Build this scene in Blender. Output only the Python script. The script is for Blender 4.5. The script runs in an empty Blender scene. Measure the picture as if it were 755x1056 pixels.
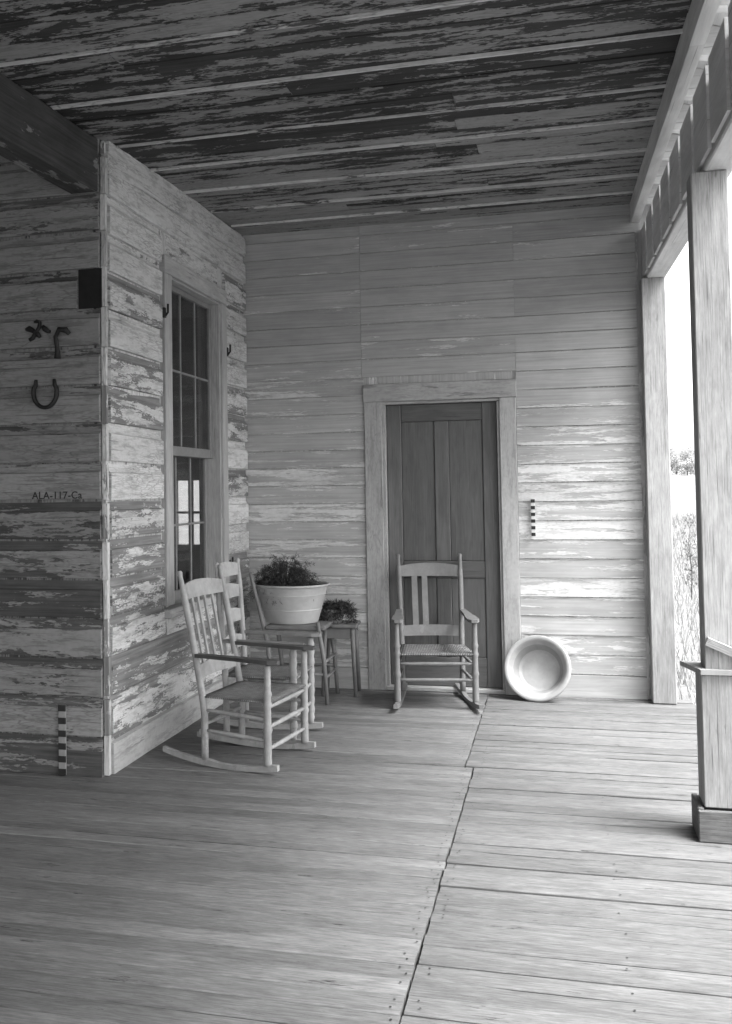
import bpy, bmesh, math, random
from mathutils import Vector, Matrix, noise as mnoise
random.seed(11)
sc = bpy.context.scene
C = sc.collection
R = math.radians

# ------------------------------------------------------------------ camera
F, YAW, PIT, ROL = 1063.54, 0.26518, 0.03955, -0.01368
cam_d = bpy.data.cameras.new('camera'); cam = bpy.data.objects.new('camera', cam_d); C.objects.link(cam)
fw = Vector((-math.sin(YAW)*math.cos(PIT), math.cos(YAW)*math.cos(PIT), math.sin(PIT)))
r0 = Vector((math.cos(YAW), math.sin(YAW), 0)); u0 = r0.cross(fw)
rr = r0*math.cos(ROL) + u0*math.sin(ROL); uu = u0*math.cos(ROL) - r0*math.sin(ROL)
cam.matrix_world = Matrix(((rr.x, uu.x, -fw.x, 2.24227), (rr.y, uu.y, -fw.y, -7.41631), (rr.z, uu.z, -fw.z, 1.43633), (0, 0, 0, 1)))
cam_d.sensor_fit = 'VERTICAL'; cam_d.sensor_height = 36; cam_d.lens = F/1056*36
cam_d.shift_x = 93.8/1056; cam_d.shift_y = -63.7/1056
cam_d.clip_start = 0.05; cam_d.clip_end = 2000
sc.camera = cam

# ------------------------------------------------------------------ sky, sun, exposure
SUN_EL, SUN_AZ = 62, 108           # azimuth clockwise from +Y towards +X
w = bpy.data.worlds.new('World'); sc.world = w; w.use_nodes = True
nt = w.node_tree; bg = nt.nodes['Background']
sky = nt.nodes.new('ShaderNodeTexSky'); sky.sky_type = 'NISHITA'; sky.sun_disc = False
sky.sun_elevation = R(SUN_EL); sky.sun_rotation = R(SUN_AZ); sky.dust_density = 4.0; sky.air_density = 1.0
bw = nt.nodes.new('ShaderNodeRGBToBW'); nt.links.new(sky.outputs[0], bw.inputs[0]); nt.links.new(bw.outputs[0], bg.inputs[0])
bg.inputs[1].default_value = 0.15
sl = bpy.data.lights.new('sun', 'SUN'); sl.energy = 1.3; sl.angle = R(30); sl.color = (1, 1, 1)
so = bpy.data.objects.new('sun', sl); C.objects.link(so)
sd = Vector((math.sin(R(SUN_AZ))*math.cos(R(SUN_EL)), math.cos(R(SUN_AZ))*math.cos(R(SUN_EL)), math.sin(R(SUN_EL))))
so.rotation_euler = sd.to_track_quat('Z', 'Y').to_euler()
sc.view_settings.view_transform = 'Standard'; sc.view_settings.look = 'None'
sc.view_settings.gamma = 1.0; sc.view_settings.use_curve_mapping = False
sc.view_settings.exposure = 2.6
sc.cycles.max_bounces = 8; sc.cycles.diffuse_bounces = 5
sc.cycles.sample_clamp_indirect = 6

# ------------------------------------------------------------------ node helpers
class NT:
    def __init__(s, name):
        s.m = bpy.data.materials.new(name); s.m.use_nodes = True
        s.t = s.m.node_tree; s.b = s.t.nodes['Principled BSDF']
    def n(s, typ, ins=None, **kw):
        k = s.t.nodes.new('ShaderNode'+typ)
        for a, v in kw.items(): setattr(k, a, v)
        for i, v in (ins or {}).items(): s.set(k, i, v)
        return k
    def set(s, k, i, v):
        if hasattr(v, 'is_output'): s.t.links.new(v, k.inputs[i])
        else: k.inputs[i].default_value = v
    def math(s, op, a, b=0.0, c=0.0, clamp=False):
        k = s.n('Math', {0: a, 1: b, 2: c}, operation=op); k.use_clamp = clamp; return k.outputs[0]
    def map(s, v, a, b, c=0.0, d=1.0, smooth=False):
        k = s.n('MapRange', {0: v, 1: a, 2: b, 3: c, 4: d})
        if smooth: k.interpolation_type = 'SMOOTHSTEP'
        return k.outputs[0]
    def uv(s, sx, sy, off=0.0):
        u = s.n('UVMap', uv_map='UVMap') if False else s.n('TexCoord')
        return s.n('Mapping', {0: u.outputs['UV'], 1: (off, off*1.7, 0), 3: (sx, sy, 1)}).outputs[0]
    def obj(s, sx, sy, sz):
        u = s.n('TexCoord')
        return s.n('Mapping', {0: u.outputs['Object'], 3: (sx, sy, sz)}).outputs[0]
    def noise(s, vec, scale=1.0, detail=6.0, rough=0.6, dist=0.0):
        k = s.n('TexNoise', {'Vector': vec, 'Scale': scale, 'Detail': detail, 'Roughness': rough, 'Distortion': dist})
        return k.outputs[0]
    def mix(s, f, a, b):
        k = s.n('Mix', {0: f}, data_type='FLOAT'); s.set(k, 2, a); s.set(k, 3, b); return k.outputs[0]
    def grey(s, v):
        k = s.n('CombineColor', {0: v, 1: v, 2: v}); return k.outputs[0]
    def rnd(s):
        a = s.n('Attribute', attribute_name='bd'); sp = s.n('SeparateColor', {0: a.outputs['Color']})
        return sp.outputs[0], sp.outputs[1], sp.outputs[2]
    def finish(s, val, rough=0.7, h=None, dist=0.002, strength=0.6, spec=0.3):
        s.set(s.b, 'Base Color', s.grey(val)); s.set(s.b, 'Roughness', rough)
        s.b.inputs['Specular IOR Level'].default_value = spec
        if h is not None:
            k = s.n('Bump', {'Strength': strength, 'Distance': dist, 'Height': h}); s.t.links.new(k.outputs[0], s.b.inputs['Normal'])
        return s.m

def mat_paint(name, paint, wood, thr, su=1.3, sv=7.0, rk=0.30, soft=0.015, edge=0.10, zr=None, big=0.25, pv=0.12, crack=0.5, grainamt=0.5, r2v=.25, cove=0.0, mott=1.0, fine=.22, gator=.6, dirt=.22, yr=None):
    """old paint flaking off boards: u runs along the board, v across it (metres)"""
    t = NT(name)
    r, vf, r2 = t.rnd()
    n1 = t.noise(t.uv(su, sv), 1, 8, 0.62, 0.4)
    n2 = t.noise(t.uv(su*9, sv*6, 3.1), 1, 5, 0.6)
    n3 = t.noise(t.uv(0.55, 1.4, 7.7), 1, 2, 0.5)
    val = t.math('MULTIPLY_ADD', n2, fine, t.math('SUBTRACT', n1, (fine-.22)*.5))
    val = t.math('MULTIPLY_ADD', t.math('SUBTRACT', r, 0.5), rk, val)
    val = t.math('MULTIPLY_ADD', t.math('SUBTRACT', n3, 0.5), big*2, val)
    ed = t.math('ABSOLUTE', t.math('SUBTRACT', vf, 0.5))
    val = t.math('MULTIPLY_ADD', t.math('POWER', t.math('MULTIPLY', ed, 2.0), 3.0), -edge, val)
    if cove: val = t.math('MULTIPLY_ADD', t.map(vf, .66, .76, 0, 1, True), -cove, val)
    if zr:
        g = t.n('NewGeometry'); sp = t.n('SeparateXYZ', {0: g.outputs['Position']})
        val = t.math('ADD', val, t.map(sp.outputs[2], zr[0], zr[1], 0.0, zr[2], True))
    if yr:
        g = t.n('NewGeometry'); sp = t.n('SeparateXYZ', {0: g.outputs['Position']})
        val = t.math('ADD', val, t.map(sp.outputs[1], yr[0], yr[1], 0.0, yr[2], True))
    mask = t.map(val, thr+0.11-soft, thr+0.11+soft, 0, 1, True)
    # cracks and checks along the grain
    cr = t.noise(t.uv(2.2, 95, 1.3), 1, 3, 0.6)
    crk = t.map(cr, 0.60, 0.68, 0, crack)
    mask2 = t.math('MULTIPLY', mask, t.math('SUBTRACT', 1.0, crk))
    g1 = t.noise(t.uv(1.6, 60, 5.2), 1, 6, 0.65, 0.6)
    g2 = t.noise(t.uv(4.0, 9, 2.2), 1, 4, 0.6)
    wv = t.math('MULTIPLY', t.map(g1, 0.25, 0.75, wood*(1-grainamt), wood*(1+grainamt)), t.map(g2, 0.3, 0.7, 1-.3*mott, 1+.25*mott))
    wv = t.math('MULTIPLY', wv, t.map(r2, 0, 1, 1-r2v, 1+r2v))
    p1 = t.noise(t.uv(1.2, 3.5, 9.4), 1, 5, 0.6)
    p2 = t.noise(t.uv(40, 40, 4.4), 1, 3, 0.5)
    pvv = t.math('MULTIPLY', t.map(p1, 0.25, 0.75, paint*(1-pv*1.6), paint*(1+pv)), t.map(p2, 0.3, 0.7, 0.93, 1.05))
    pvv = t.math('MULTIPLY', pvv, t.map(r2, 0, 1, 1.0-pv*0.7, 1.0+pv*0.5))
    vo = t.n('TexVoronoi', {'Vector': t.uv(10, 75, 2.6), 'Scale': 1.0, 'Randomness': 1.0}, feature='DISTANCE_TO_EDGE').outputs['Distance']
    n4 = t.noise(t.uv(1.5, 5, 6.1), 1, 4, 0.6)
    al = t.math('MULTIPLY', t.map(vo, 0.02, 0.09, 1, 0), t.map(n4, 0.42, 0.60, 0, gator))
    n5 = t.noise(t.uv(5, 26, 11.3), 1, 6, 0.7)
    grime = t.map(n5, 0.50, 0.60, 1.0, 1.0-dirt)           # half-worn paint, a middle tone
    pvv = t.math('MULTIPLY', pvv, grime)
    mask2 = t.math('MULTIPLY', mask2, t.math('SUBTRACT', 1.0, al))
    v = t.mix(mask2, wv, pvv)
    h = t.math('MULTIPLY_ADD', g1, 0.35, t.math('MULTIPLY', mask2, 0.6))
    h = t.math('MULTIPLY_ADD', n5, 0.3, h)
    return t.finish(v, 0.75, h, 0.003, 0.85)

def mat_wood(name, base, amt=0.35, su=1.2, sv=55, rvar=0.2, rough=0.75, stain=0.2, spec=0.3, blot=1.0, bump=0.5, speck=0.0, check=.62):
    t = NT(name)
    r, vf, r2 = t.rnd()
    g1 = t.noise(t.uv(su, sv), 1, 7, 0.65, 0.5)
    g2 = t.noise(t.uv(su*1.7, sv*0.22, 3.3), 1, 4, 0.6, 0.8)
    g3 = t.noise(t.uv(0.7*blot, 1.3*blot, 8.1), 1, 5, 0.6)
    v = t.math('MULTIPLY', t.map(g1, 0.25, 0.75, base*(1-amt), base*(1+amt)), t.map(g2, 0.3, 0.7, 0.82, 1.15))
    v = t.math('MULTIPLY', v, t.map(g3, 0.3, 0.7, 1-stain, 1+stain*0.6))
    v = t.math('MULTIPLY', v, t.map(r, 0, 1, 1-rvar, 1+rvar))
    cr = t.noise(t.uv(su*0.9, sv*2.2, 1.3), 1, 3, 0.6)
    v = t.math('MULTIPLY', v, t.map(cr, check, check+.08, 1, 0.40))
    if speck:
        s1 = t.noise(t.uv(14, 120, 6.6), 1, 4, 0.7); s2 = t.noise(t.uv(3.0, 18, 2.9), 1, 3, 0.6)
        v = t.math('MULTIPLY', v, t.map(s1, 0.3, 0.7, 1-.35*speck, 1+.35*speck))
        v = t.math('MULTIPLY', v, t.map(t.math('ADD', s1, s2), 1.18, 1.30, 1, 1-speck))
    h = t.math('MULTIPLY_ADD', cr, -0.5, g1)
    return t.finish(v, rough, h, 0.0025, bump, spec)

def mat_plain(name, base, var=0.15, rough=0.6, scale=14, metallic=0.0, bump=0.15, spec=0.4, chips=None):
    t = NT(name)
    n1 = t.noise(t.obj(1, 1, 1), scale, 6, 0.65)
    n2 = t.noise(t.obj(1, 1, 1), scale*5, 4, 0.6)
    v = t.math('MULTIPLY', t.map(n1, 0.25, 0.75, base*(1-var), base*(1+var)), t.map(n2, 0.25, 0.75, 0.92, 1.06))
    if chips:
        n3 = t.noise(t.obj(1, 1, 0.45), chips[0], 7, 0.7)
        v = t.mix(t.map(n3, chips[1], chips[1]+0.03), v, chips[2])
    t.b.inputs['Metallic'].default_value = metallic
    return t.finish(v, rough, n2, 0.001, bump, spec)

M = {}
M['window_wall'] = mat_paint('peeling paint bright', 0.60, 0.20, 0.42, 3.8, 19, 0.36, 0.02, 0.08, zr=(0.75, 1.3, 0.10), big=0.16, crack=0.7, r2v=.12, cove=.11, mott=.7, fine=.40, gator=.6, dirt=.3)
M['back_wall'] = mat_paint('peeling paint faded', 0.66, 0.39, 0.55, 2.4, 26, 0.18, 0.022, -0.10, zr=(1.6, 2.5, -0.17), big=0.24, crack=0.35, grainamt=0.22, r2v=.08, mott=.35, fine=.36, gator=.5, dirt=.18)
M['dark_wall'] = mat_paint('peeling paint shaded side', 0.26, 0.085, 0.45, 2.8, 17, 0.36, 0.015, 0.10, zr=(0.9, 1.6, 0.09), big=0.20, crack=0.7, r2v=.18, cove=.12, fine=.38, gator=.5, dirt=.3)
M['ceiling'] = mat_paint('peeling paint ceiling', 0.25, 0.032, 0.50, 3.4, 15, 0.15, 0.012, 0.10, yr=(-2.6, -.6, .10), big=0.22, crack=0.3, fine=.38, gator=.4, dirt=.2)  # more paint towards the back wall, partly imitating the glare there
M['batten'] = mat_paint('batten paint', 0.60, 0.10, 0.38, 3.0, 20, 0.2, 0.03, 0.0, big=0.3)
M['floor'] = mat_wood('weathered floor boards', 0.124, 0.28, 4.0, 120, 0.13, 0.75, 0.16, 0.2, bump=0.55, speck=.85)
M['floor_left'] = mat_wood('worn dark floor boards', 0.145, 0.26, 3.4, 120, 0.13, 0.75, 0.26, 0.2, bump=0.55, speck=.85)
M['cornice'] = mat_wood('cornice paint with glare', 0.62, 0.10, 1.2, 45, 0.05, 0.7, 0.12)  # paler than the other trim, glare at the upper right put into the colour
M['trim'] = mat_wood('worn painted trim', 0.42, 0.18, 1.2, 45, 0.08, 0.7, 0.22)
M['casing2'] = mat_wood('grey window casing', 0.37, 0.14, 2.5, 80, 0.06, 0.75, 0.16, speck=.3)
M['casing'] = mat_paint('casing paint', 0.43, 0.30, 0.40, 1.2, 9, 0.1, 0.03, 0.05, big=0.15, crack=0.4)
M['post'] = mat_wood('grey weathered post', 0.34, 0.16, 3.0, 110, 0.06, 0.75, 0.22, speck=.5, check=.585)
M['door'] = mat_wood('dark stained door', 0.115, 0.16, 2.5, 110, 0.1, 0.5, 0.25)
M['beam'] = mat_paint('beam paint', 0.24, 0.065, 0.60, 2.2, 9, 0.1, 0.02, 0.1)
M['sash'] = mat_plain('old sash paint', 0.20, 0.2, 0.6)
M['chair'] = mat_plain('worn white chair paint', 0.28, 0.30, 0.65, 9, chips=(13, 0.58, 0.22))
M['chair2'] = mat_plain('worn pale chair paint', 0.31, 0.28, 0.65, 9, chips=(13, 0.59, 0.22))
M['chair3'] = mat_plain('dull chair paint', 0.17, 0.2, 0.55, 10, chips=(16, 0.58, 0.2))
M['arm'] = mat_plain('dark arm wood', 0.055, 0.3, 0.45, 9)
M['brown'] = mat_plain('brown furniture wood', 0.15, 0.3, 0.6, 9)
M['tub'] = mat_plain('dull galvanised tub', 0.42, 0.13, 0.55, 5, 0.15)
M['enamel_in'] = mat_plain('stained enamel inside', 0.34, 0.32, 0.4, 3.5, chips=(9, 0.66, 0.2))
M['enamel_shade'] = mat_plain('painted shade ring on enamel', 0.25, 0.3, 0.5, 3.5)  # darker band imitates the shade on the bowl's inner wall
M['enamel'] = mat_plain('white enamel', 0.33, 0.14, 0.35, 6, chips=(11, 0.70, 0.22), spec=0.5)
M['pot'] = mat_plain('clay pot', 0.26, 0.2, 0.7)
M['soil'] = mat_plain('dark soil', 0.03, 0.4, 0.95, 30)
M['leaf'] = mat_plain('fern green as grey', 0.045, 0.5, 0.6, 9)
M['iron'] = mat_plain('rusty iron', 0.018, 0.4, 0.65, 40)
M['black'] = mat_plain('black marking', 0.02, 0.3, 0.6)
M['white2'] = mat_plain('greyer white marking', 0.26, 0.2, 0.7)  # greyer bands for the stick at the wall foot
M['white'] = mat_plain('white marking', 0.62, 0.12, 0.6)
M['ink'] = mat_plain('dark lettering', 0.03, 0.3, 0.8, 60)
M['dark'] = mat_plain('dark sheathing', 0.015, 0.4, 0.9)
M['room'] = mat_plain('room plaster', 0.16, 0.2, 0.9, 3)
M['bark'] = mat_plain('bark', 0.10, 0.3, 0.9, 5)
M['tree'] = mat_plain('far foliage', 0.12, 0.4, 0.8, 1)  # lightened a little to imitate haze over the distance
M['grass'] = mat_plain('dry grass', 0.27, 0.2, 0.9, 2)
M['hole'] = mat_plain('blackened hole lining', 0.012, 0.3, 1.0)
def m_ground():
    t = NT('dry field'); n1 = t.noise(t.obj(1, 1, 1), 0.35, 8, 0.7); n2 = t.noise(t.obj(1, 1, 1), 4, 8, 0.75)
    v = t.math('MULTIPLY', t.map(n1, 0.3, 0.7, 0.17, 0.23), t.map(n2, 0.3, 0.7, 0.6, 1.2))
    return t.finish(v, 0.95, n2, 0.05, 0.8, 0.1)
M['ground'] = m_ground()
def m_glass():
    t = NT('old window glass'); nt = t.t
    tr = nt.nodes.new('ShaderNodeBsdfTransparent'); tr.inputs[0].default_value = (.8, .8, .8, 1)
    gl = nt.nodes.new('ShaderNodeBsdfGlossy'); gl.inputs['Roughness'].default_value = 0.03
    fr = nt.nodes.new('ShaderNodeFresnel'); g_ = t.n('NewGeometry'); nt.links.new(t.map(g_.outputs['Backfacing'], 0, 1, 1.45, 1/1.45), fr.inputs[0])
    n = t.noise(t.obj(1, 1, 1), 5, 2); bp = t.n('Bump', {'Strength': 0.25, 'Distance': 0.01, 'Height': n})
    nt.links.new(bp.outputs[0], gl.inputs['Normal'])
    mx = nt.nodes.new('ShaderNodeMixShader'); nt.links.new(fr.outputs[0], mx.inputs[0]); nt.links.new(tr.outputs[0], mx.inputs[1]); nt.links.new(gl.outputs[0], mx.inputs[2])
    nt.links.new(mx.outputs[0], nt.nodes['Material Output'].inputs[0])
    return t.m
M['glass'] = m_glass()
def m_seat():
    t = NT('woven seat'); u = t.n('TexCoord')
    mp = t.n('Mapping', {0: u.outputs['Object'], 3: (1, 1, 1)}).outputs[0]
    w1 = t.n('TexWave', {'Vector': mp, 'Scale': 28.0, 'Distortion': 1.0}, wave_type='BANDS', bands_direction='X').outputs[1]
    w2 = t.n('TexWave', {'Vector': mp, 'Scale': 28.0, 'Distortion': 1.0}, wave_type='BANDS', bands_direction='Y').outputs[1]
    n = t.noise(mp, 25, 5, 0.7)
    v = t.math('MULTIPLY', t.map(t.math('MULTIPLY', w1, w2), 0, 1, 0.12, 0.40), t.map(n, 0.3, 0.7, 0.6, 1.2))
    return t.finish(v, 0.85, t.math('ADD', w1, w2), 0.004, 0.8, 0.2)
M['seat'] = m_seat()

# ------------------------------------------------------------------ mesh helpers
def newbm():
    bm = bmesh.new(); bm.loops.layers.uv.new('UVMap'); bm.loops.layers.float_color.new('bd'); return bm

def link(name, bm, mat, parent=None, smooth=False, kind=None, label=None, cat=None, group=None, loc=None):
    me = bpy.data.meshes.new(name); bmesh.ops.recalc_face_normals(bm, faces=bm.faces[:]) if not getattr(bm, '_keep', False) else None
    bm.to_mesh(me); bm.free()
    for m in (mat if isinstance(mat, (list, tuple)) else [mat]): me.materials.append(M[m])
    if smooth:
        for p in me.polygons: p.use_smooth = True
    o = bpy.data.objects.new(name, me); C.objects.link(o)
    if parent: o.parent = parent
    if loc: o.location = loc
    if kind: o['kind'] = kind
    if label: o['label'] = label
    if cat: o['category'] = cat
    if group: o['group'] = group
    return o

def empty(name, loc, rz, label, cat, group=None):
    o = bpy.data.objects.new(name, None); C.objects.link(o); o.empty_display_size = 0.1
    o.location = loc; o.rotation_euler = (0, 0, rz); o['label'] = label; o['category'] = cat
    if group: o['group'] = group
    return o

def setuv(bm, f, uvs, col, mi=0):
    U = bm.loops.layers.uv['UVMap']; K = bm.loops.layers.float_color['bd']; f.material_index = mi
    for l, q in zip(f.loops, uvs): l[U].uv = (q[0], q[1]); l[K] = (col[0], q[2] if len(q) > 2 else 0.5, col[1], 1)

def strip(bm, prof, a, b, org, dl, du, do, wob=0.002, seg=0.25, mi=0, caps=True, tilt=0.0, rr_=None, notch=None):
    """a board: profile [(out, up)] swept from a to b along dl; wobbly edges"""
    n = max(2, int((b-a)/seg)+1); r1, r2 = random.random(), random.random(); r1 = r1 if rr_ is None else rr_; ou, ov = random.uniform(0, 50), random.uniform(0, 50)
    org, dl, du, do = map(Vector, (org, dl, du, do)); ph = random.uniform(0, 100)
    L = [0]
    for i in range(1, len(prof)): L.append(L[-1] + math.hypot(prof[i][0]-prof[i-1][0], prof[i][1]-prof[i-1][1]))
    hs = [p[1] for p in prof]; h0, h1 = min(hs), max(hs); rows = []
    for i in range(n):
        s = a + (b-a)*i/(n-1); row = []
        for j, (d, h) in enumerate(prof):
            if notch and j >= len(prof)-3 and notch[0] < s < notch[1]:
                q_ = (s-notch[0])/(notch[1]-notch[0]); h = h - notch[2]*min(1, 5*q_, 2.2*(1-q_))
            jw = wob*mnoise.noise((s*1.7+ph, h*3, 0.3)); jd = wob*0.8*mnoise.noise((s*1.1+ph, h*7, 5.3))
            row.append(bm.verts.new(org + dl*s + du*(h + jw + tilt*(i/(n-1)-.5)) + do*(d + jd)))
        rows.append(row)
    for i in range(n-1):
        s0 = a + (b-a)*i/(n-1); s1 = a + (b-a)*(i+1)/(n-1)
        for j in range(len(prof)-1):
            f = bm.faces.new((rows[i][j], rows[i+1][j], rows[i+1][j+1], rows[i][j+1]))
            v0 = (prof[j][1]-h0)/max(1e-6, h1-h0); v1 = (prof[j+1][1]-h0)/max(1e-6, h1-h0)
            setuv(bm, f, ((s0+ou, L[j]+ov, v0), (s1+ou, L[j]+ov, v0), (s1+ou, L[j+1]+ov, v1), (s0+ou, L[j+1]+ov, v1)), (r1, r2), mi)
    if caps:
        for row in (rows[0], rows[-1]):
            f = bm.faces.new(row); setuv(bm, f, [(ou+p[0], ov+p[1], .5) for p in prof], (r1, r2), mi)

def box(bm, c0, c1, mi=0, bev=0.004, long=None):
    """bevelled box with board-style uv (u along its longest side)"""
    c0, c1 = Vector(c0), Vector(c1); sz = c1-c0
    g = bmesh.ops.create_cube(bm, size=1.0, matrix=Matrix.Translation((c0+c1)/2) @ Matrix.Diagonal((sz.x, sz.y, sz.z, 1)))
    vs = g['verts']; es = {e for v in vs for e in v.link_edges}; fs = {f for v in vs for f in v.link_faces}
    if bev and min(sz) > bev*2.5:
        q = bmesh.ops.bevel(bm, geom=list(es), offset=bev, segments=1, affect='EDGES', profile=0.5)
        fs = set(q['faces']) | {f for f in fs if f.is_valid}
        vs = {v for f in fs for v in f.verts}; fs = {f for v in vs for f in v.link_faces}
    ax = long if long is not None else max(range(3), key=lambda i: sz[i]); oth = [i for i in range(3) if i != ax]
    r = (random.random(), random.random()); o1, o2 = random.uniform(0, 50), random.uniform(0, 50)
    for f in fs:
        n = f.normal if f.normal.length else Vector((0, 0, 1)); f.normal_update(); n = f.normal
        k = oth[0] if abs(n[oth[0]]) < abs(n[oth[1]]) else oth[1]
        if abs(n[ax]) > .8: setuv(bm, f, [(v.co[oth[0]]*.3+o1, v.co[oth[1]]+o2) for v in f.verts], r, mi)
        else: setuv(bm, f, [(v.co[ax]+o1, v.co[k]+o2 + (3 if k == oth[0] else 0)) for v in f.verts], r, mi)
    return fs

def tube(bm, pts, rad, seg=10, caps=True, flat=1.0, mi=0):
    """tube through pts with a radius per point"""
    pts = [Vector(p) for p in pts]; rad = rad if isinstance(rad, (list, tuple)) else [rad]*len(pts)
    rings = []; prev = None; r = (random.random(), random.random()); ou = random.uniform(0, 30); acc = 0
    for i, p in enumerate(pts):
        t = (pts[min(i+1, len(pts)-1)] - pts[max(i-1, 0)]).normalized()
        a = prev if prev else (Vector((0, 0, 1)) if abs(t.z) < .9 else Vector((1, 0, 0)))
        x = (a - t*a.dot(t)).normalized(); prev = x; y = t.cross(x)
        rings.append([bm.verts.new(p + (x*math.cos(k*2*math.pi/seg)*flat + y*math.sin(k*2*math.pi/seg))*rad[i]) for k in range(seg)])
    for i in range(len(rings)-1):
        l = (pts[i+1]-pts[i]).length
        for k in range(seg):
            k2 = (k+1) % seg; f = bm.faces.new((rings[i][k], rings[i][k2], rings[i+1][k2], rings[i+1][k]))
            f.smooth = True
            setuv(bm, f, ((ou+acc, k*.01), (ou+acc, k*.01+.01), (ou+acc+l, k*.01+.01), (ou+acc+l, k*.01)), r, mi)
        acc += l
    if caps:
        for g in (rings[0], rings[-1]): setuv(bm, bm.faces.new(g), [(ou, .1)]*seg, r, mi)

def lathe(bm, prof, seg=40, center=(0, 0, 0), jitter=0.0, mi=0, caps=True):
    cx, cy, cz = center; rings = []
    for (r, z) in prof:
        rings.append([bm.verts.new((cx + r*math.cos(k*2*math.pi/seg)*(1+jitter*math.sin(3*k*2*math.pi/seg+z*9)), cy + r*math.sin(k*2*math.pi/seg), cz+z)) for k in range(seg)])
    for i in range(len(rings)-1):
        for k in range(seg):
            k2 = (k+1) % seg; f = bm.faces.new((rings[i][k], rings[i][k2], rings[i+1][k2], rings[i+1][k])); f.smooth = True
            setuv(bm, f, ((k, i), (k+1, i), (k+1, i+1), (k, i+1)), (.5, .5), mi)
    if not caps: return
    if prof[0][0] > 0.001: setuv(bm, bm.faces.new(rings[0]), [(0, 0)]*seg, (.5, .5), mi)
    if prof[-1][0] > 0.001: setuv(bm, bm.faces.new(rings[-1]), [(0, 0)]*seg, (.5, .5), mi)

def slab(bm, pts, th, mi=0):
    """ribbon: pts = list of (left, right) edge points, thickness th along given normal"""
    top, bot = [], []
    for (a, b, n) in pts:
        a, b, n = Vector(a), Vector(b), Vector(n)
        top.append((bm.verts.new(a+n*th/2), bm.verts.new(b+n*th/2))); bot.append((bm.verts.new(a-n*th/2), bm.verts.new(b-n*th/2)))
    r = (random.random(), random.random())
    def q(*v):
        f = bm.faces.new(v); setuv(bm, f, [(x.co.x+x.co.z, x.co.y) for x in f.verts], r, mi)
    for i in range(len(pts)-1):
        q(top[i][0], top[i][1], top[i+1][1], top[i+1][0]); q(bot[i][0], bot[i+1][0], bot[i+1][1], bot[i][1])
        q(top[i][0], top[i+1][0], bot[i+1][0], bot[i][0]); q(top[i][1], bot[i][1], bot[i+1][1], top[i+1][1])
    for i in (0, -1): q(top[i][0], top[i][1], bot[i][1], bot[i][0])

TILT = 0.03407
H0 = 3.372
def ceil_z(y): return H0 + TILT*y          # the old ceiling sags a little towards the front
W_, L_ = 2.825, 2.528                      # porch depth to the posts, length of the window wall
FX = 3.09                                  # floor edge

# ------------------------------------------------------------------ ground
bm = newbm()
def gz(x, y):
    d = math.hypot(x-2, y+2)
    return -0.62 + max(0, d-12)*0.030 + 0.10*mnoise.noise((x*.15, y*.15, 0)) + (0.8*mnoise.noise((x*.01, y*.01, 3)) if d > 40 else 0)
def grid(xs, ys):
    V = [[bm.verts.new((x, y, gz(x, y))) for y in ys] for x in xs]
    for i in range(len(xs)-1):
        for j in range(len(ys)-1):
            f = bm.faces.new((V[i][j], V[i+1][j], V[i+1][j+1], V[i][j+1])); f.smooth = True
            setuv(bm, f, [(v.co.x, v.co.y) for v in f.verts], (.5, .5))
ax = sorted({-900, -500, -300, -200, -130, -90, -60, -40, -28, -20, -15, -10, *range(-8, 30, 2), 30, 35, 40, 48, 60, 80, 110, 140, 180, 240, 330, 500, 900})
grid(ax, ax)
link('ground', bm, 'ground', smooth=True, kind='structure')

# ------------------------------------------------------------------ porch floor
bm = newbm(); SEAM = 1.797; y = 0.02; NAILS = []
Yend = -10.5
def floorboard(x0, x1, y1, y0, z=0.0, twist=0.0, notch=None):
    mi = 2 if x1 < SEAM+.005 else 0
    wd = y1-y0; prof = [(-.025, 0), (z-.003, 0), (z, .004), (z+twist*.5, wd*.5), (z, wd-.004), (z-.003, wd), (-.025, wd)]
    strip(bm, prof, x0, x1, (0, y0, 0), (1, 0, 0), (0, 1, 0), (0, 0, 1), 0.003, 0.3 if notch is None else 0.04, mi, notch=notch)
gl = [(-1.955, .016), (-3.34, .010)]
y = 0.02
while y > Yend:                               # boards left of the seam
    wd = random.choice([.085, .09, .1, .11]); gap = random.choice([.0012, .002, .003, .005]); 
    for (q, g) in gl:
        if y-wd-.06 < q < y-wd+.05: wd = y-q; gap = g
    if y < -2.5: xa = -3.3
    else: xa = 0.0 - .02
    FB_MI = 2; floorboard(xa, SEAM-(.045 if y-wd > -1.97 else 0)+random.uniform(-.004, .003), y, y-wd, random.uniform(-.0006, .0006), random.uniform(-.002, .001))
    for k in range(random.choice([1, 2, 2])): NAILS.append((SEAM-.03-(.045 if y-wd > -1.97 else 0)+random.uniform(-.01, .014)+random.uniform(-.008, .008), y-wd*(.3+.4*k), .0035, .004))
    y -= wd+gap
y = 0.03; gr = [(-.955, .008), (-1.35, .005), (-1.95, .008), (-2.32, .006)]
CR = [(-3.225, 1.85, 2.46, .016), (-2.33, 2.43, 2.86, .010), (-1.62, 2.35, 3.3, .011), (-1.2, 2.6, 3.3, .008), (-2.75, 2.3, 2.72, .010), (-4.3, 2.0, 2.5, .009), (-3.7, 2.4, 3.0, .008)]; DONE = []
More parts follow.
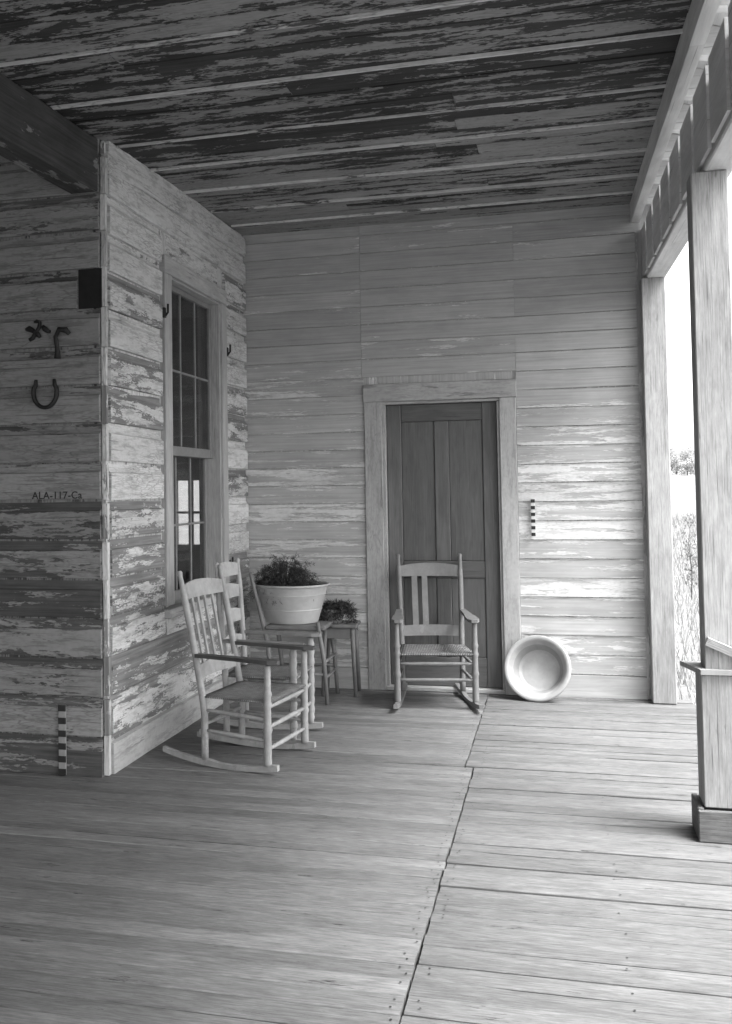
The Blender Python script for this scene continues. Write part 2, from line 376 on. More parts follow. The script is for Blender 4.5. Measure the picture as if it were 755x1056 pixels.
while y > Yend:                               # boards right of the seam
    wd = random.choice([.062, .07, .08, .09, .105]); gap = random.choice([.002, .003, .004, .006, .009])
    for (q, g) in gr:
        if y-wd-.07 < q < y-wd+.06: wd = y-q; gap = g
    z = random.uniform(-.004, .003)
    floorboard(SEAM+.006-(.045 if y-wd > -1.97 else 0)+random.uniform(0, .004), FX+random.uniform(-.02, .02), y, y-wd, z, random.uniform(-.004, .002), next((c[1:] for c in CR if abs(y-c[0]) < .055 and not (c in DONE or DONE.append(c))), None))
    if random.random() < .6:
        for k in range(2): NAILS.append((SEAM+.04+random.uniform(-.01, .01), y-wd*(.3+.4*k), z+.004, .0038))
    for xx in (2.42, 2.95):
        if random.random() < .5: NAILS.append((xx+random.uniform(-.01, .01), y-wd*.5, z+.003, .004))
    y -= wd+gap
for (nx, ny, nz, nr) in NAILS:
    g = bmesh.ops.create_circle(bm, cap_ends=True, segments=7, radius=nr, matrix=Matrix.Translation((nx, ny, nz)))
    for v in g['verts']:
        for f in v.link_faces: f.material_index = 1
for yy in (-.5, -1.6, -2.8, -4.0, -5.2, -6.4, -7.6, -8.8): box(bm, (-3.2, yy-.05, -.22), (FX-.05, yy+.05, -.035), 0)
box(bm, (FX-.06, Yend, -.24), (FX-.02, .03, -.035), 0)
link('floor', bm, ['floor', 'iron', 'floor_left'], kind='structure')

# ------------------------------------------------------------------ ceiling (wide boards with battens over the joints)
bm = newbm()
ys = [.02, -.39, -.84, -1.37, -1.93, -2.40, -3.05, -3.60, -4.15, -4.7, -5.25, -5.8, -6.4, -7.0, -7.6, -8.2, -8.8, -9.4, -10.0, -10.5]
for i in range(len(ys)-1):
    a, b = ys[i], ys[i+1]; cuts = [a, a+(b-a)*random.uniform(.28, .38), a+(b-a)*random.uniform(.6, .7), b]
    for k in range(3):
        y1, y0 = cuts[k], cuts[k+1]
        xs = [-3.3, random.uniform(.4, 1.2) if random.random() < .5 else random.uniform(1.6, 2.3), 2.825] if random.random() < .5 else [-3.3, 2.825]  # boards over the left passage are unseen, added to keep light out
        if y1 > -2.5: xs[0] = -.02
        for j in range(len(xs)-1):
            wd = y1-y0; zt = random.uniform(0, .005)
            pr = [(-.02, .002), (zt, .003), (zt+random.uniform(-.003, .003), wd/2), (zt, wd-.003), (-.02, wd-.002)]
            o = Vector((0, y0, ceil_z(y0))); du = Vector((0, 1, TILT)).normalized()
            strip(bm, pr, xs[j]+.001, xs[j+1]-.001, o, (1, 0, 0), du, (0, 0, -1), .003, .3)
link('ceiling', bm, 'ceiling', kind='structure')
bm = newbm()
for k, yb in enumerate(ys[1:-1]):
    t = random.uniform(-.02, .02)
    xa = -3.3 if yb < -2.5 else .03
    strip(bm, [(-.002, 0), (.014, .001), (.015, .011), (-.002, .012)], xa, 2.80, (0, yb-.007, ceil_z(yb)-.003), (1, 0, 0), (0, 1, TILT), (0, 0, -1), .004, .2, 0, True, t)
link('ceiling_battens', bm, 'batten', kind='structure')
bm = newbm()     # roof sheathing above, overhanging the porch edge
box(bm, (-3.6, -10.8, 3.45), (2.70, 2.2, 3.55), 0, 0)
v = [bm.verts.new(q) for q in ((2.70, -10.8, 3.48), (3.13, -10.8, 3.33), (3.13, 2.2, 3.33), (2.70, 2.2, 3.48), (2.70, -10.8, 3.54), (3.13, -10.8, 3.39), (3.13, 2.2, 3.39), (2.70, 2.2, 3.54))]
for q in ((0, 1, 2, 3), (4, 7, 6, 5), (0, 4, 5, 1), (1, 5, 6, 2), (2, 6, 7, 3), (0, 3, 7, 4)):
    f = bm.faces.new([v[i] for i in q]); setuv(bm, f, [(x.co.y, x.co.x) for x in f.verts], (.5, .5))
roof = link('porch_roof', bm, 'cornice', label='low porch roof whose board eave reaches out over the posts', cat='roof')
bm = newbm()
rafts = [bm]
def rafter(yc):
    b = newbm()
    x0, x1 = 2.86, 3.10
    def zt(x): return 3.478-(x-2.70)*.3415-.004
    prof = [(2.845, zt(2.845)), (x1, zt(x1)), (x1, zt(x1)-.07), (3.0, zt(3.0)-.11), (2.845, zt(2.845)-.15)]
    a = [b.verts.new((px, yc-.03, pz)) for px, pz in prof]; c = [b.verts.new((px, yc+.03, pz)) for px, pz in prof]
    for i in range(len(prof)):
        j = (i+1) % len(prof); setuv(b, b.faces.new((a[i], a[j], c[j], c[i])), [(v.co.x, v.co.y) for v in (a[i], a[j], c[j], c[i])], (.5, .5))
    setuv(b, b.faces.new(a), [(v.co.x, v.co.z) for v in a], (.5, .5)); setuv(b, b.faces.new(c), [(v.co.x, v.co.z) for v in c], (.5, .5))
    return b
bm.free()
yy = .1
while yy > -6.5:
    link('rafter', rafter(yy), 'cornice', roof); yy -= .47
# inner edge trim of the ceiling and the plate beam over the posts
bm = newbm()
for y1, y0 in ((.0, -3.2), (-3.2, -6.6), (-6.6, -10.4)):
    strip(bm, [(-.012, .03), (.006, .03), (.010, -.035), (.030, -.045), (.036, -.12), (-.020, -.12), (-.024, .03)], y0, y1, (2.80, 0, H0-.01), (0, 1, TILT), (0, 0, 1), (1, 0, 0), .003, .3)
link('eave_trim', bm, 'cornice', label='thin pale moulding along the outer edge of the porch ceiling', cat='moulding')
bm = newbm()
def sbox(bm, x0, x1, y0, y1, z0, z1):
    fs = box(bm, (x0, y0, z0), (x1, y1, z1), 0, .006)
    for v in {v for f in fs for v in f.verts}: v.co.z += TILT*v.co.y
for y1, y0 in ((.02, -2.80), (-2.804, -6.5), (-6.504, -10.4)): sbox(bm, 2.865, 2.985, y0, y1, 2.835, 3.13)
y = -.1
while y > -6:          # small lookout blocks on the inside of the plate
    sbox(bm, 2.848, 2.8625, y-.195, y+.195, 2.86, 3.19); y -= .47
link('plate_beam', bm, 'cornice', label='heavy pale timber beam carried on the porch posts at right', cat='beam')

# ------------------------------------------------------------------ back wall with the door
bm = newbm()
DX0, DX1, DZ = 0.91, 1.985, 2.20
P = .1305
def lap(h): return [(.0, 0.004), (.015, .004), (.0145, .012), (.007, h-.001), (.0, h-.001)]
z = .155; row = 0
SP = {}
while z < H0+.01:
    spans = []
    h = min(P + random.uniform(-.003, .003), 3.40-z)
    if z < DZ-.05: spans = [(.0, DX0-.002), (DX1+.002, W_-.02)]
    else: spans = [(0, .893), (.893, 1.99), (1.99, W_-.02)] if row % 3 else [(0, .893), (.893, W_-.02)]
    for a, b in spans:
        strip(bm, lap(h), a+.001, b-.001, (0, 0, z), (1, 0, 0), (0, 0, 1), (0, -1, 0), .004, .18, 0, True, random.uniform(-.004, .004))
    z += h; row += 1
box(bm, (-.02, .001, 0), (DX0+.02, .03, 3.42), 0, 0); box(bm, (DX1-.02, .001, 0), (W_+.14, .03, 3.42), 0, 0); box(bm, (DX0+.02, .001, DZ-.03), (DX1-.02, .03, 3.42), 0, 0)
BW = link('house_wall', bm, 'back_wall', label='pale clapboard end wall with a dark door in it', cat='wall')
bm = newbm()
strip(bm, [(0, .0), (.024, .0), (.022, .148), (0, .152)], .0, DX0-.002, (0, 0, 0.001), (1, 0, 0), (0, 0, 1), (0, -1, 0), .003, .2)
strip(bm, [(0, .0), (.024, .0), (.022, .148), (0, .152)], DX1+.002, W_-.02, (0, 0, 0.001), (1, 0, 0), (0, 0, 1), (0, -1, 0), .003, .2)
link('baseboard', bm, 'trim', BW)
bm = newbm(); box(bm, (2.93, .031, -.3), (2.965, 4.4, 3.2), 0, 0)
link('outer_wall', bm, 'trim', BW)
# door frame
DRT = empty('door', (0, 0, 0), 0, 'dark panelled door in a pale worn frame on the end wall', 'door')
bm = newbm()
box(bm, (DX0, -.030, .0), (DX0+.128, .02, 2.0705), 0, .004); box(bm, (DX1-.115, -.030, .0), (DX1, .02, 2.0705), 0, .004)
box(bm, (DX0-.006, -.032, 2.071), (DX1+.006, .02, DZ), 0, .004)
box(bm, (DX0+.128, -.012, .02), (DX0+.150, .075, 2.05), 0, .002); box(bm, (DX1-.133, -.012, .02), (DX1-.115, .075, 2.05), 0, .002)
box(bm, (DX0+.128, -.012, 2.052), (DX1-.115, .075, 2.069), 0, .002)
box(bm, (DX0+.13, -.03, .003), (DX1-.117, .10, .030), 0, .003)
link('door_frame', bm, 'casing', DRT)
d0, d1 = DX0+.152, DX1-.135
D = None
bm = newbm(); yf, yb = .036, .07
mid = (d0+d1)/2
for (a, b, c, d) in ((d0, d0+.105, .032, 2.05), (d1-.105, d1, .032, 2.05)): box(bm, (a, yf, c), (b, yb, d), 0, .005)
for (c, d) in ((.032, .24), (.80, .92), (1.925, 2.05)): box(bm, (d0+.106, yf+.001, c), (d1-.106, yb, d), 0, .005)
for (c, d) in ((.241, .799), (.921, 1.924)): box(bm, (mid-.052, yf+.001, c), (mid+.052, yb, d), 0, .005)
DR = link('door_leaf', bm, 'door', DRT)
for (c, d) in ((.241, .799), (.921, 1.924)):
    for (a, b) in ((d0+.106, mid-.053), (mid+.053, d1-.106)):
        b_ = newbm(); box(b_, (a, yf+.010, c), (b, yb-.002, d), 0, .004)
        link('door_panel', b_, 'door', DR)
bm = newbm(); box(bm, (d0-.1, .10, 0), (d1+.1, .12, 2.2), 0, 0); link('door_backing', bm, 'dark', BW)

# ------------------------------------------------------------------ window wall (x = 0, facing the open side)
PW = .20
def drop(h): return [(0, 0), (.022, .0), (.024, .006), (.024, h*.70), (.012, h*.73), (.003, h*.82), (.002, h-.010), (-.01, h-.010)]
WY0, WY1, WZ0, WZ1 = -1.725, -.535, .70, 2.85      # outer casing
bm = newbm()
z = .0; row = 0
while z < H0:
    h = min(PW + random.uniform(-.004, .004), H0+.02-z)
    if z > WZ0-.16 and z < WZ1-.02: spans = [(-L_+.043, WY0-.018), (WY1+.002, -.025)]
    else: spans = [(-L_+.043, -.025)]
    for a, b in spans:
        strip(bm, drop(h), a, b, (0, 0, z), (0, 1, 0), (0, 0, 1), (1, 0, 0), .005, .15, 0, True, random.uniform(-.006, .006))
    z += h; row += 1
# sheathing behind, with the window opening left free
for (a, b, c, d) in ((-L_+.03, WY0+.1, 0, 3.4), (WY1-.1, .0, 0, 3.4), (WY0+.1, WY1-.1, 0, WZ0+.02), (WY0+.1, WY1-.1, WZ1-.1, 3.4)):
    box(bm, (-.05, a, c), (-.001, b, d), 0, 0)
WW = link('house_wall', bm, 'window_wall', label='bright peeling board wall holding the tall sash window', cat='wall')
bm = newbm()
strip(bm, [(0, .0), (.030, .0), (.028, .155), (0, .163)], -L_+.04, -.026, (0, 0, 0.001), (0, 1, 0), (0, 0, 1), (1, 0, 0), .003, .2)
link('baseboard', bm, 'casing', WW)
bm = newbm(); z = .004
while z < ceil_z(-L_)-.05:
    e = min(z+random.choice([.19, .2, .2, .21]), ceil_z(-L_)-.02); o_ = random.uniform(-.004, .003)
    strip(bm, [(-.006, 0), (.019+o_, .002), (.020+o_, .027+random.uniform(-.006, .006)), (-.006, .031)], z, e-random.choice([.002, .004, .02]), (0, -L_-.004, 0), (0, 0, 1), (0, 1, 0), (1, 0, 0), .006, .05); z = e
link('corner_board', bm, 'window_wall', WW)
# frieze board with a ragged upper edge
bm = newbm()
strip(bm, [(0, 0), (.028, .0), (.028, .10), (0, .11)], -L_+.02, -.03, (0, 0, H0-.16), (0, 1, TILT), (0, 0, 1), (1, 0, 0), .012, .06)
link('frieze_board', bm, 'window_wall', WW)
# window
WN = None
bm = newbm()
box(bm, (-.045, WY0, WZ0+.07), (.034, WY0+.115, WZ1-.105), 0, .004); box(bm, (-.045, WY1-.105, WZ0+.07), (.034, WY1, WZ1-.105), 0, .004)
box(bm, (-.045, WY0, WZ1-.103), (.036, WY1, WZ1), 0, .004)
a0, a1 = WY0+.117, WY1-.107
box(bm, (-.14, a0-.0, WZ0+.08), (.018, a0+.022, WZ1-.118), 0, .002); box(bm, (-.14, a1-.022, WZ0+.08), (.018, a1, WZ1-.118), 0, .002); box(bm, (-.14, a0, WZ1-.118), (.018, a1, WZ1-.105), 0, .002)
WN = empty('window', (0, 0, 0), 0, 'tall narrow sash window behind the rocking chairs', 'window')
link('frame', bm, 'casing2', WN)
bm = newbm(); box(bm, (-.14, WY0-.03, WZ0), (.065, WY1+.03, WZ0+.055), 0, .006); link('sill', bm, 'casing2', WN)
def sash(x, z0, z1, name):
    b = newbm(); y0, y1 = a0+.023, a1-.023; th = .034
    box(b, (x-th, y0, z0), (x, y0+.05, z1), 0, .003); box(b, (x-th, y1-.05, z0), (x, y1, z1), 0, .003)
    box(b, (x-th+.001, y0+.051, z0), (x-.001, y1-.051, z0+.06), 0, .003); box(b, (x-th+.001, y0+.051, z1-.035), (x-.001, y1-.051, z1), 0, .003)
    iw = (y1-y0-.1)
    for k in (1, 2): yc = y0+.05+iw*k/3; box(b, (x-.026, yc-.007, z0+.061), (x-.006, yc+.007, z1-.036), 0, .003)
    zc = (z0+z1)/2; 
    for k in range(3): box(b, (x-.025, y0+.05+iw*k/3+.008, zc-.007), (x-.007, y0+.05+iw*(k+1)/3-.008, zc+.007), 0, .003)
    s = link('sash', b, 'sash', WN)
    b = newbm(); box(b, (x-.018, y0+.04, z0+.05), (x-.014, y1-.04, z1-.04), 0, 0); link('pane', b, 'glass', s)
sash(-.035, 1.665, WZ1-.120, 'upper'); sash(-.075, WZ0+.058, 1.70, 'lower')
bm = newbm()
for (yy, zz) in ((WY1+.006, 2.42), (WY1+.006, .93), (WY0-.008, 2.5)):
    bq = bm; bm = newbm()
    box(bm, (.022, yy-.012, zz-.03), (.040, yy+.012, zz+.03), 0, .002); tube(bm, [(.038, yy, zz-.02), (.055, yy, zz), (.055, yy, zz+.05)], .007, 8); link('shutter_hinge', bm, 'iron', WN); bm = bq
bm.free()
# dark room behind the window, lit through its own far window
bm = newbm()
RX = -2.6; RY = 2.0
box(bm, (RX-.05, -L_+.06, -.05), (RX, RY, 3.2), 0, 0); box(bm, (RX, -L_+.06, -.05), (-.06, RY, -.0), 0, 0); box(bm, (RX, -L_+.06, 3.15), (-.06, RY, 3.2), 0, 0)
box(bm, (-.06, .031, 0), (-.02, RY, 3.2), 0, 0)
o0, o1, p0, p1 = -1.33, -1.0, .93, 1.55
for (a, b, c, d) in ((RX, o0, 0, 3.2), (o1, -.02, 0, 3.2), (o0, o1, 0, p0), (o0, o1, p1, 3.2)): box(bm, (a, RY, c), (b, RY+.1, d), 0, 0)
box(bm, (o0, RY+.02, (p0+p1)/2-.012), (o1, RY+.05, (p0+p1)/2+.012), 0, 0); box(bm, ((o0+o1)/2-.012, RY+.021, p0), ((o0+o1)/2+.012, RY+.049, p1), 0, 0)
link('inner_room', bm, 'room', WW)

# ------------------------------------------------------------------ shaded wall facing the camera (y = -L)
bm = newbm()
z = .0; row = 0
while z < H0-.05:
    h = min(PW + random.uniform(-.004, .004), H0-.02-z)
    b = -.012
    if 2.33 < z < 2.50: b = -.135; PZ = z                       # a missing piece of board at the corner
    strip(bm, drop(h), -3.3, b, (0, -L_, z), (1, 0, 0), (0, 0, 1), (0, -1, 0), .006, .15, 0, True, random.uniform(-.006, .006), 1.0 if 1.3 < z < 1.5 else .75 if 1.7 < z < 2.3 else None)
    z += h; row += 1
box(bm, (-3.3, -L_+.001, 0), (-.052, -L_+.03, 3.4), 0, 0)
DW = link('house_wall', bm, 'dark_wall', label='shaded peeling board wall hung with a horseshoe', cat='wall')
bm = newbm(); box(bm, (-.134, -L_-.004, PZ-.003), (-.002, -L_-.0005, PZ+PW+.004), 0, 0); link('bare_patch', bm, 'dark', DW, label='black gap where a board end is missing')
bm = newbm()
strip(bm, [(0, .0), (.027, .0), (.025, .128), (0, .134)], -3.3, -.008, (0, -L_, 0.001), (1, 0, 0), (0, 0, 1), (0, -1, 0), .003, .2)
link('baseboard', bm, 'dark_wall', DW)
# stencilled survey number
cu = bpy.data.curves.new('t', 'FONT'); cu.body = 'ALA-117-Ca'; cu.size = .053; cu.extrude = .0006; cu.offset = .0006; cu.space_character = 1.06
to = bpy.data.objects.new('t', cu); C.objects.link(to); bpy.context.view_layer.update()
me = bpy.data.meshes.new_from_object(to); bpy.data.objects.remove(to)
lt = bpy.data.objects.new('lettering', me); me.materials.clear(); me.materials.append(M['ink']); C.objects.link(lt)
lt.parent = DW; lt.rotation_euler = (R(90), 0, 0); lt.location = (-.395, -L_-.0256, 1.412)

# unseen board wall left of the passage, added to keep the recess dark
bm = newbm()
z = .0
while z < 3.2:
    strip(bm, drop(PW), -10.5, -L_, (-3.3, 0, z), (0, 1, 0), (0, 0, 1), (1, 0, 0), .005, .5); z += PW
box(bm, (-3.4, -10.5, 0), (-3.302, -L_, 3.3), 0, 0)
link('house_wall', bm, 'dark_wall', label='added board wall at the far left, unseen, keeping light out of the passage', cat='wall')
# beam running from the wall corner towards the viewer
bm = newbm()
fs = box(bm, (-.16, -10.4, 3.085), (-.005, -L_-.03, 3.36), 0, .006)
for v in {v for f in fs for v in f.verts}:
    v.co.z += TILT*v.co.y
bmesh.ops.subdivide_edges(bm, edges=[e for e in bm.edges if e.calc_length() > 3], cuts=50)
for v in bm.verts:
    k = v.co; k.x += .008*mnoise.noise((k.y*2, k.z*8, 1)); k.z += .008*mnoise.noise((k.y*2, k.x*8, 7))
link('ceiling_beam', bm, 'beam', label='rough dark ceiling beam running forward from the wall corner', cat='beam')

# ------------------------------------------------------------------ posts
bm = newbm(); box(bm, (2.828, -.135, .0), (2.978, -.012, 2.832), 0, .005)
link('porch_post', bm, 'post', label='pale square post standing against the end wall', cat='post', group='porch posts')
PX0, PX1, PY0, PY1 = 2.812, 2.955, -2.872, -2.732
PR = empty('porch_post', (2.875, -2.80, 0), 0, 'near boxed post with a stepped base, cut off by the right edge', 'post', 'porch posts')
def pbox(name, mat, *bs):
    b = newbm()
    for c0, c1 in bs: box(b, (c0[0]-2.875, c0[1]+2.80, c0[2]), (c1[0]-2.875, c1[1]+2.80, c1[2]), 0, .004)
    return link(name, b, mat, PR)
pbox('shaft', 'post', ((PX0, PY0, .6), (PX1, PY1, 2.735)))
pbox('casing', 'post', ((2.792, -2.892, .135), (2.972, -2.874, .668)), ((2.792, -2.873, .135), (2.811, -2.712, .668)), ((2.812, -2.730, .135), (2.956, -2.712, .668)), ((2.957, -2.873, .135), (2.972, -2.731, .668)))
pbox('plinth', 'floor', ((2.765, -2.916, .002), (2.985, -2.894, .128)), ((2.765, -2.893, .002), (2.79, -2.685, .134)), ((2.791, -2.71, .002), (2.985, -2.685, .13)), ((2.79, -2.893, .002), (2.985, -2.711, .118)))
b = newbm()
poly = [(2.735, -2.688), (2.79, -2.908), (2.978, -2.906), (2.975, -2.70), (2.80, -2.688)]
lo = [b.verts.new((x-2.875, y+2.8, .670)) for x, y in poly]; hi = [b.verts.new((x-2.875, y+2.8, .690)) for x, y in poly]
for i in range(5):
    f = b.faces.new((lo[i], lo[(i+1) % 5], hi[(i+1) % 5], hi[i])); setuv(b, f, [(v.co.x, v.co.y) for v in f.verts], (.5, .5))
for g in (lo, hi): setuv(b, b.faces.new(g), [(v.co.x, v.co.y) for v in g], (.5, .5))
link('ledge', b, 'post', PR)
b = newbm()      # sawn-off stair rail nailed slanting to the front of the post
strip(b, [(0, -.018), (.026, -.018), (.028, .014), (0, .016)], 0, .75, (2.818-2.875, -2.874+2.8, .805), Vector((.95, -.05, -.42)).normalized(), (.38, 0, .92), (0, -1, 0), .002, .1)
link('handrail', b, 'post', PR)

# ------------------------------------------------------------------ chairs
def lerp(a, b, t): return Vector(a)*(1-t)+Vector(b)*t
def turned(bm, a, b, kind, r=.02, n=28):
    pts, rad = [], []
    for i in range(n+1):
        t = i/n; pts.append(lerp(a, b, t))
        if kind == 'bobbin': k = r*(.80+.28*abs(math.sin(t*math.pi*9))) if .06 < t < .94 else r*.8
        elif kind == 'ring': k = r*(1 - .25*t) + (.006 if abs(t-.36) < .025 or abs(t-.62) < .02 or abs(t-.70) < .02 else 0)
        elif kind == 'bulge': k = r*(.72+.28*math.sin(t*math.pi))
        else: k = r*(1-.25*t)
        pts[-1] = pts[-1]; rad.append(k)
    tube(bm, pts, rad, 12)

def rocker_z(x): return .02 + .26*(x+.03)**2 if True else 0

def rocking_chair(loc, rz, label, style, paint, arm, back_h=1.06, hf=.262, hb=.205, seat_z=.385, arm_z=.60, dep=.40, lean=.20, slats=(0, 1, 2, 3), tip=(-.40, .36), tilt=0.0):
    R_ = empty('rocking_chair', loc, rz, label, 'rocking chair', 'rocking chairs on the porch')
    if tilt: R_.rotation_euler = (0, tilt, rz)
    xf, xb = dep/2, -dep/2
    def part(name, fn, mat, parent=R_):
        b = newbm(); fn(b); return link(name, b, mat, parent)
    def bp(s, z):     # back post axis: straight to the seat, then leaning back
        t = max(0, (z-seat_z+.08)/(back_h-seat_z+.08)); return Vector((xb - lean*t**1.12, s*(hb+.012*t), z))
    for s in (-1, 1):
        # rocker
        def rk(b):
            pts = []
            for i in range(25):
                x = tip[0] + (tip[1]-tip[0])*i/24; t = (x-xb)/(xf-xb); y = s*(hb + (hf-hb)*t)
                zc = .016 + style.get('cv', .22)*(x+.02)**2; hh = .013 + .009*math.exp(-((x-xb)/.06)**2) + .009*math.exp(-((x-xf)/.06)**2)
                pts.append(((x, y-.014, zc+hh), (x, y+.014, zc+hh), zc, hh))
            vv = []
            for a, c, zc, hh in pts:
                vv.append([b.verts.new((a[0], a[1], zc-.013)), b.verts.new((c[0], c[1], zc-.013)), b.verts.new(c), b.verts.new(a)])
            for i in range(24):
                for k in range(4):
                    k2 = (k+1) % 4; f = b.faces.new((vv[i][k], vv[i][k2], vv[i+1][k2], vv[i+1][k])); setuv(b, f, [(v.co.x, v.co.z) for v in f.verts], (.5, .5))
            for g in (vv[0], vv[-1]): setuv(b, b.faces.new(g), [(0, 0)]*4, (.5, .5))
        part('rocker', rk, paint)
        zb = .035+.20*(xb+.02)**2; zf = .035+.20*(xf+.02)**2
        part('back_post', lambda b: tube(b, [bp(s, zb+(back_h-zb)*i/16) for i in range(17)] + [bp(s, back_h+.018), bp(s, back_h+.03)], [.019]*6+[.0185]*9+[.015, .012, .016, .009], 12), paint)
        part('front_leg', lambda b: turned(b, (xf, s*hf, zf), (xf+.004, s*hf, arm_z-.006), style['leg'], .022), paint)
        def armf(b):
            y = s*(hf-.004); A = []
            za = arm_z+.012; back = bp(s, za+.012)
            for i in range(11):
                t = i/10; x = back.x+.01 + (xf+.055-back.x)*t; yy = s*(hb+.014)*(1-t)+y*t if t < 1 else y; wd = .020+.014*t + (.006 if 5 < i < 10 else 0); wd = wd*.55 if i == 10 else wd
                A.append(((x, yy-wd, za+.012*(1-t)), (x, yy+wd, za+.012*(1-t)), (0, 0, 1)))
            slab(b, A, .019)
        part('arm', armf, arm)
        for k, zz in enumerate((.17, .275)):
            part('stretcher', lambda b: turned(b, bp(s, zz+.02)+Vector((.012, 0, 0)), (xf-.012, s*hf, zz), 'bulge', .0115, 10), paint)
    for zz in style['rungs']:
        part('stretcher', lambda b: turned(b, (xf, -hf+.014, zz), (xf, hf-.014, zz), 'bulge', .0125, 12), paint)
    part('stretcher', lambda b: turned(b, bp(-1, .22)+Vector((0, .012, 0)), bp(1, .22)-Vector((0, .012, 0)), 'bulge', .011, 10), paint)
    # seat, rolled over its rails
    def seat(b):
        nx, ny = 8, 8; top, bot = [], []
        for i in range(nx+1):
            t = i/nx; x = xb-.012 + (xf-xb+.03)*t; hw = (hb+.008)*(1-t)+(hf+.004)*t; rt, rb = [], []
            for j in range(ny+1):
                q = j/ny*2-1; dip = -.022*(1-q*q)*math.sin(math.pi*t); e = -.010*max(abs(q)**8, abs(2*t-1)**8)
                rt.append(b.verts.new((x, hw*q, seat_z+dip+e+.012))); rb.append(b.verts.new((x, hw*q, seat_z+dip*.8-e-.016)))
            top.append(rt); bot.append(rb)
        for i in range(nx):
            for j in range(ny):
                for g, rv in ((top, 0), (bot, 1)):
                    f = b.faces.new((g[i][j], g[i+1][j], g[i+1][j+1], g[i][j+1])); f.smooth = True; setuv(b, f, [(v.co.x, v.co.y) for v in f.verts], (.5, .5))
        for i in range(nx):
            for j in (0, ny): f = b.faces.new((top[i][j], top[i+1][j], bot[i+1][j], bot[i][j])); setuv(b, f, [(v.co.x, v.co.z) for v in f.verts], (.5, .5))
        for j in range(ny):
            for i in (0, nx): f = b.faces.new((top[i][j], top[i][j+1], bot[i][j+1], bot[i][j])); setuv(b, f, [(v.co.y, v.co.z) for v in f.verts], (.5, .5))
    part('seat', seat, 'seat')
    def rail(z0, z1, crown, th=.014):
        def fn(b):
            A = []
            for i in range(13):
                t = i/12; q = t*2-1; p0 = lerp(bp(-1, z0), bp(1, z0), t); zt = z1+crown*(1-q*q); p1 = lerp(bp(-1, zt), bp(1, zt), t); bow = -.03*(1-q*q)
                p0.x += bow; p1.x += bow; n = Vector((1, 0, .15)).normalized(); A.append((p0, p1, n))
            slab(b, A, th)
        return fn
    if style['back'] == 'slat':
        z0, z1 = back_h-.125, back_h-.055
        part('top_rail', rail(z0, z1, .022), paint); part('lower_rail', rail(seat_z+style.get('lr', .085), seat_z+style.get('lr', .085)+.07, .004), paint)
        for k in slats:
            t = (k+1)/6 + .083
            def sl(b):
                A = []
                for i in range(9):
                    zs = seat_z+style.get('lr', .085)+.06; z = zs + (z0+.012-zs)*i/8; c = lerp(bp(-1, z), bp(1, z), t); q = t*2-1; c.x += -.03*(1-q*q); wd = style.get('sw', .011)
                    A.append((c-Vector((0, wd, 0)), c+Vector((0, wd, 0)), Vector((1, 0, .15)).normalized()))
                slab(b, A, .012)
            part('slat', sl, paint)
    else:
        for k, zz in enumerate((.50, .655, .80, .93)):
            part('ladder_slat', rail(zz, zz+.068, .020, .012), paint)
    return R_

S_A = {'leg': 'ring', 'back': 'slat', 'sw': .010, 'rungs': (.125, .235, .335), 'cv': .30}
S_B = {'leg': 'bobbin', 'back': 'ladder', 'rungs': (.17, .28)}
S_D = {'lr': .055, 'leg': 'ring', 'back': 'slat', 'sw': .020, 'rungs': (.19, .295)}
rocking_chair((.652, -2.05, 0), R(-8), 'white slat-back rocking chair with dark arms, nearest the viewer', S_A, 'chair', 'arm', back_h=.99, lean=.13, hf=.255, hb=.228, seat_z=.365, arm_z=.555, dep=.37, tip=(-.44, .245))
rocking_chair((.595, -1.56, 0), R(0), 'ladder-back rocking chair with beaded front legs, behind the nearest rocker', S_B, 'chair2', 'chair3', back_h=1.0, lean=.045, hf=.215, hb=.19, arm_z=.56, tip=(-.38, .27))
rocking_chair((1.425, -.40, 0), R(-80), 'rocking chair with two back slats in front of the dark door', S_D, 'chair3', 'chair3', slats=(0, 1), lean=.17, back_h=.945, hf=.252, hb=.205, arm_z=.565, seat_z=.36)

# straight chair that carries the tub
SC = empty('straight_chair', (.50, -.41, 0), R(2), 'low straight chair in the corner carrying the big tub', 'chair')
def part(name, fn, mat, parent):
    b = newbm(); fn(b); return link(name, b, mat, parent)
for s in (-1, 1):
    part('back_post', lambda b: tube(b, [(-.15, s*.17, .0), (-.19, s*.17, .40), (-.235, s*.175, .60), (-.30, s*.18, .86), (-.305, s*.18, .88)], [.015, .017, .016, .013, .009], 10), 'chair3', SC)
    part('front_leg', lambda b: tube(b, [(.225, s*.20, .0), (.205, s*.20, .30), (.165, s*.20, .55)], [.013, .016, .014], 10), 'chair3', SC)
    part('stretcher', lambda b: tube(b, [(-.17, s*.17, .2), (.21, s*.20, .2)], .010, 8), 'chair3', SC)
for zz in (.17, .28): part('stretcher', lambda b: tube(b, [(.21, -.2, zz), (.21, .2, zz)], .010, 8), 'chair3', SC)
part('seat', lambda b: box(b, (-.20, -.205, .490), (.215, .205, .523), 0, .01), 'brown', SC)
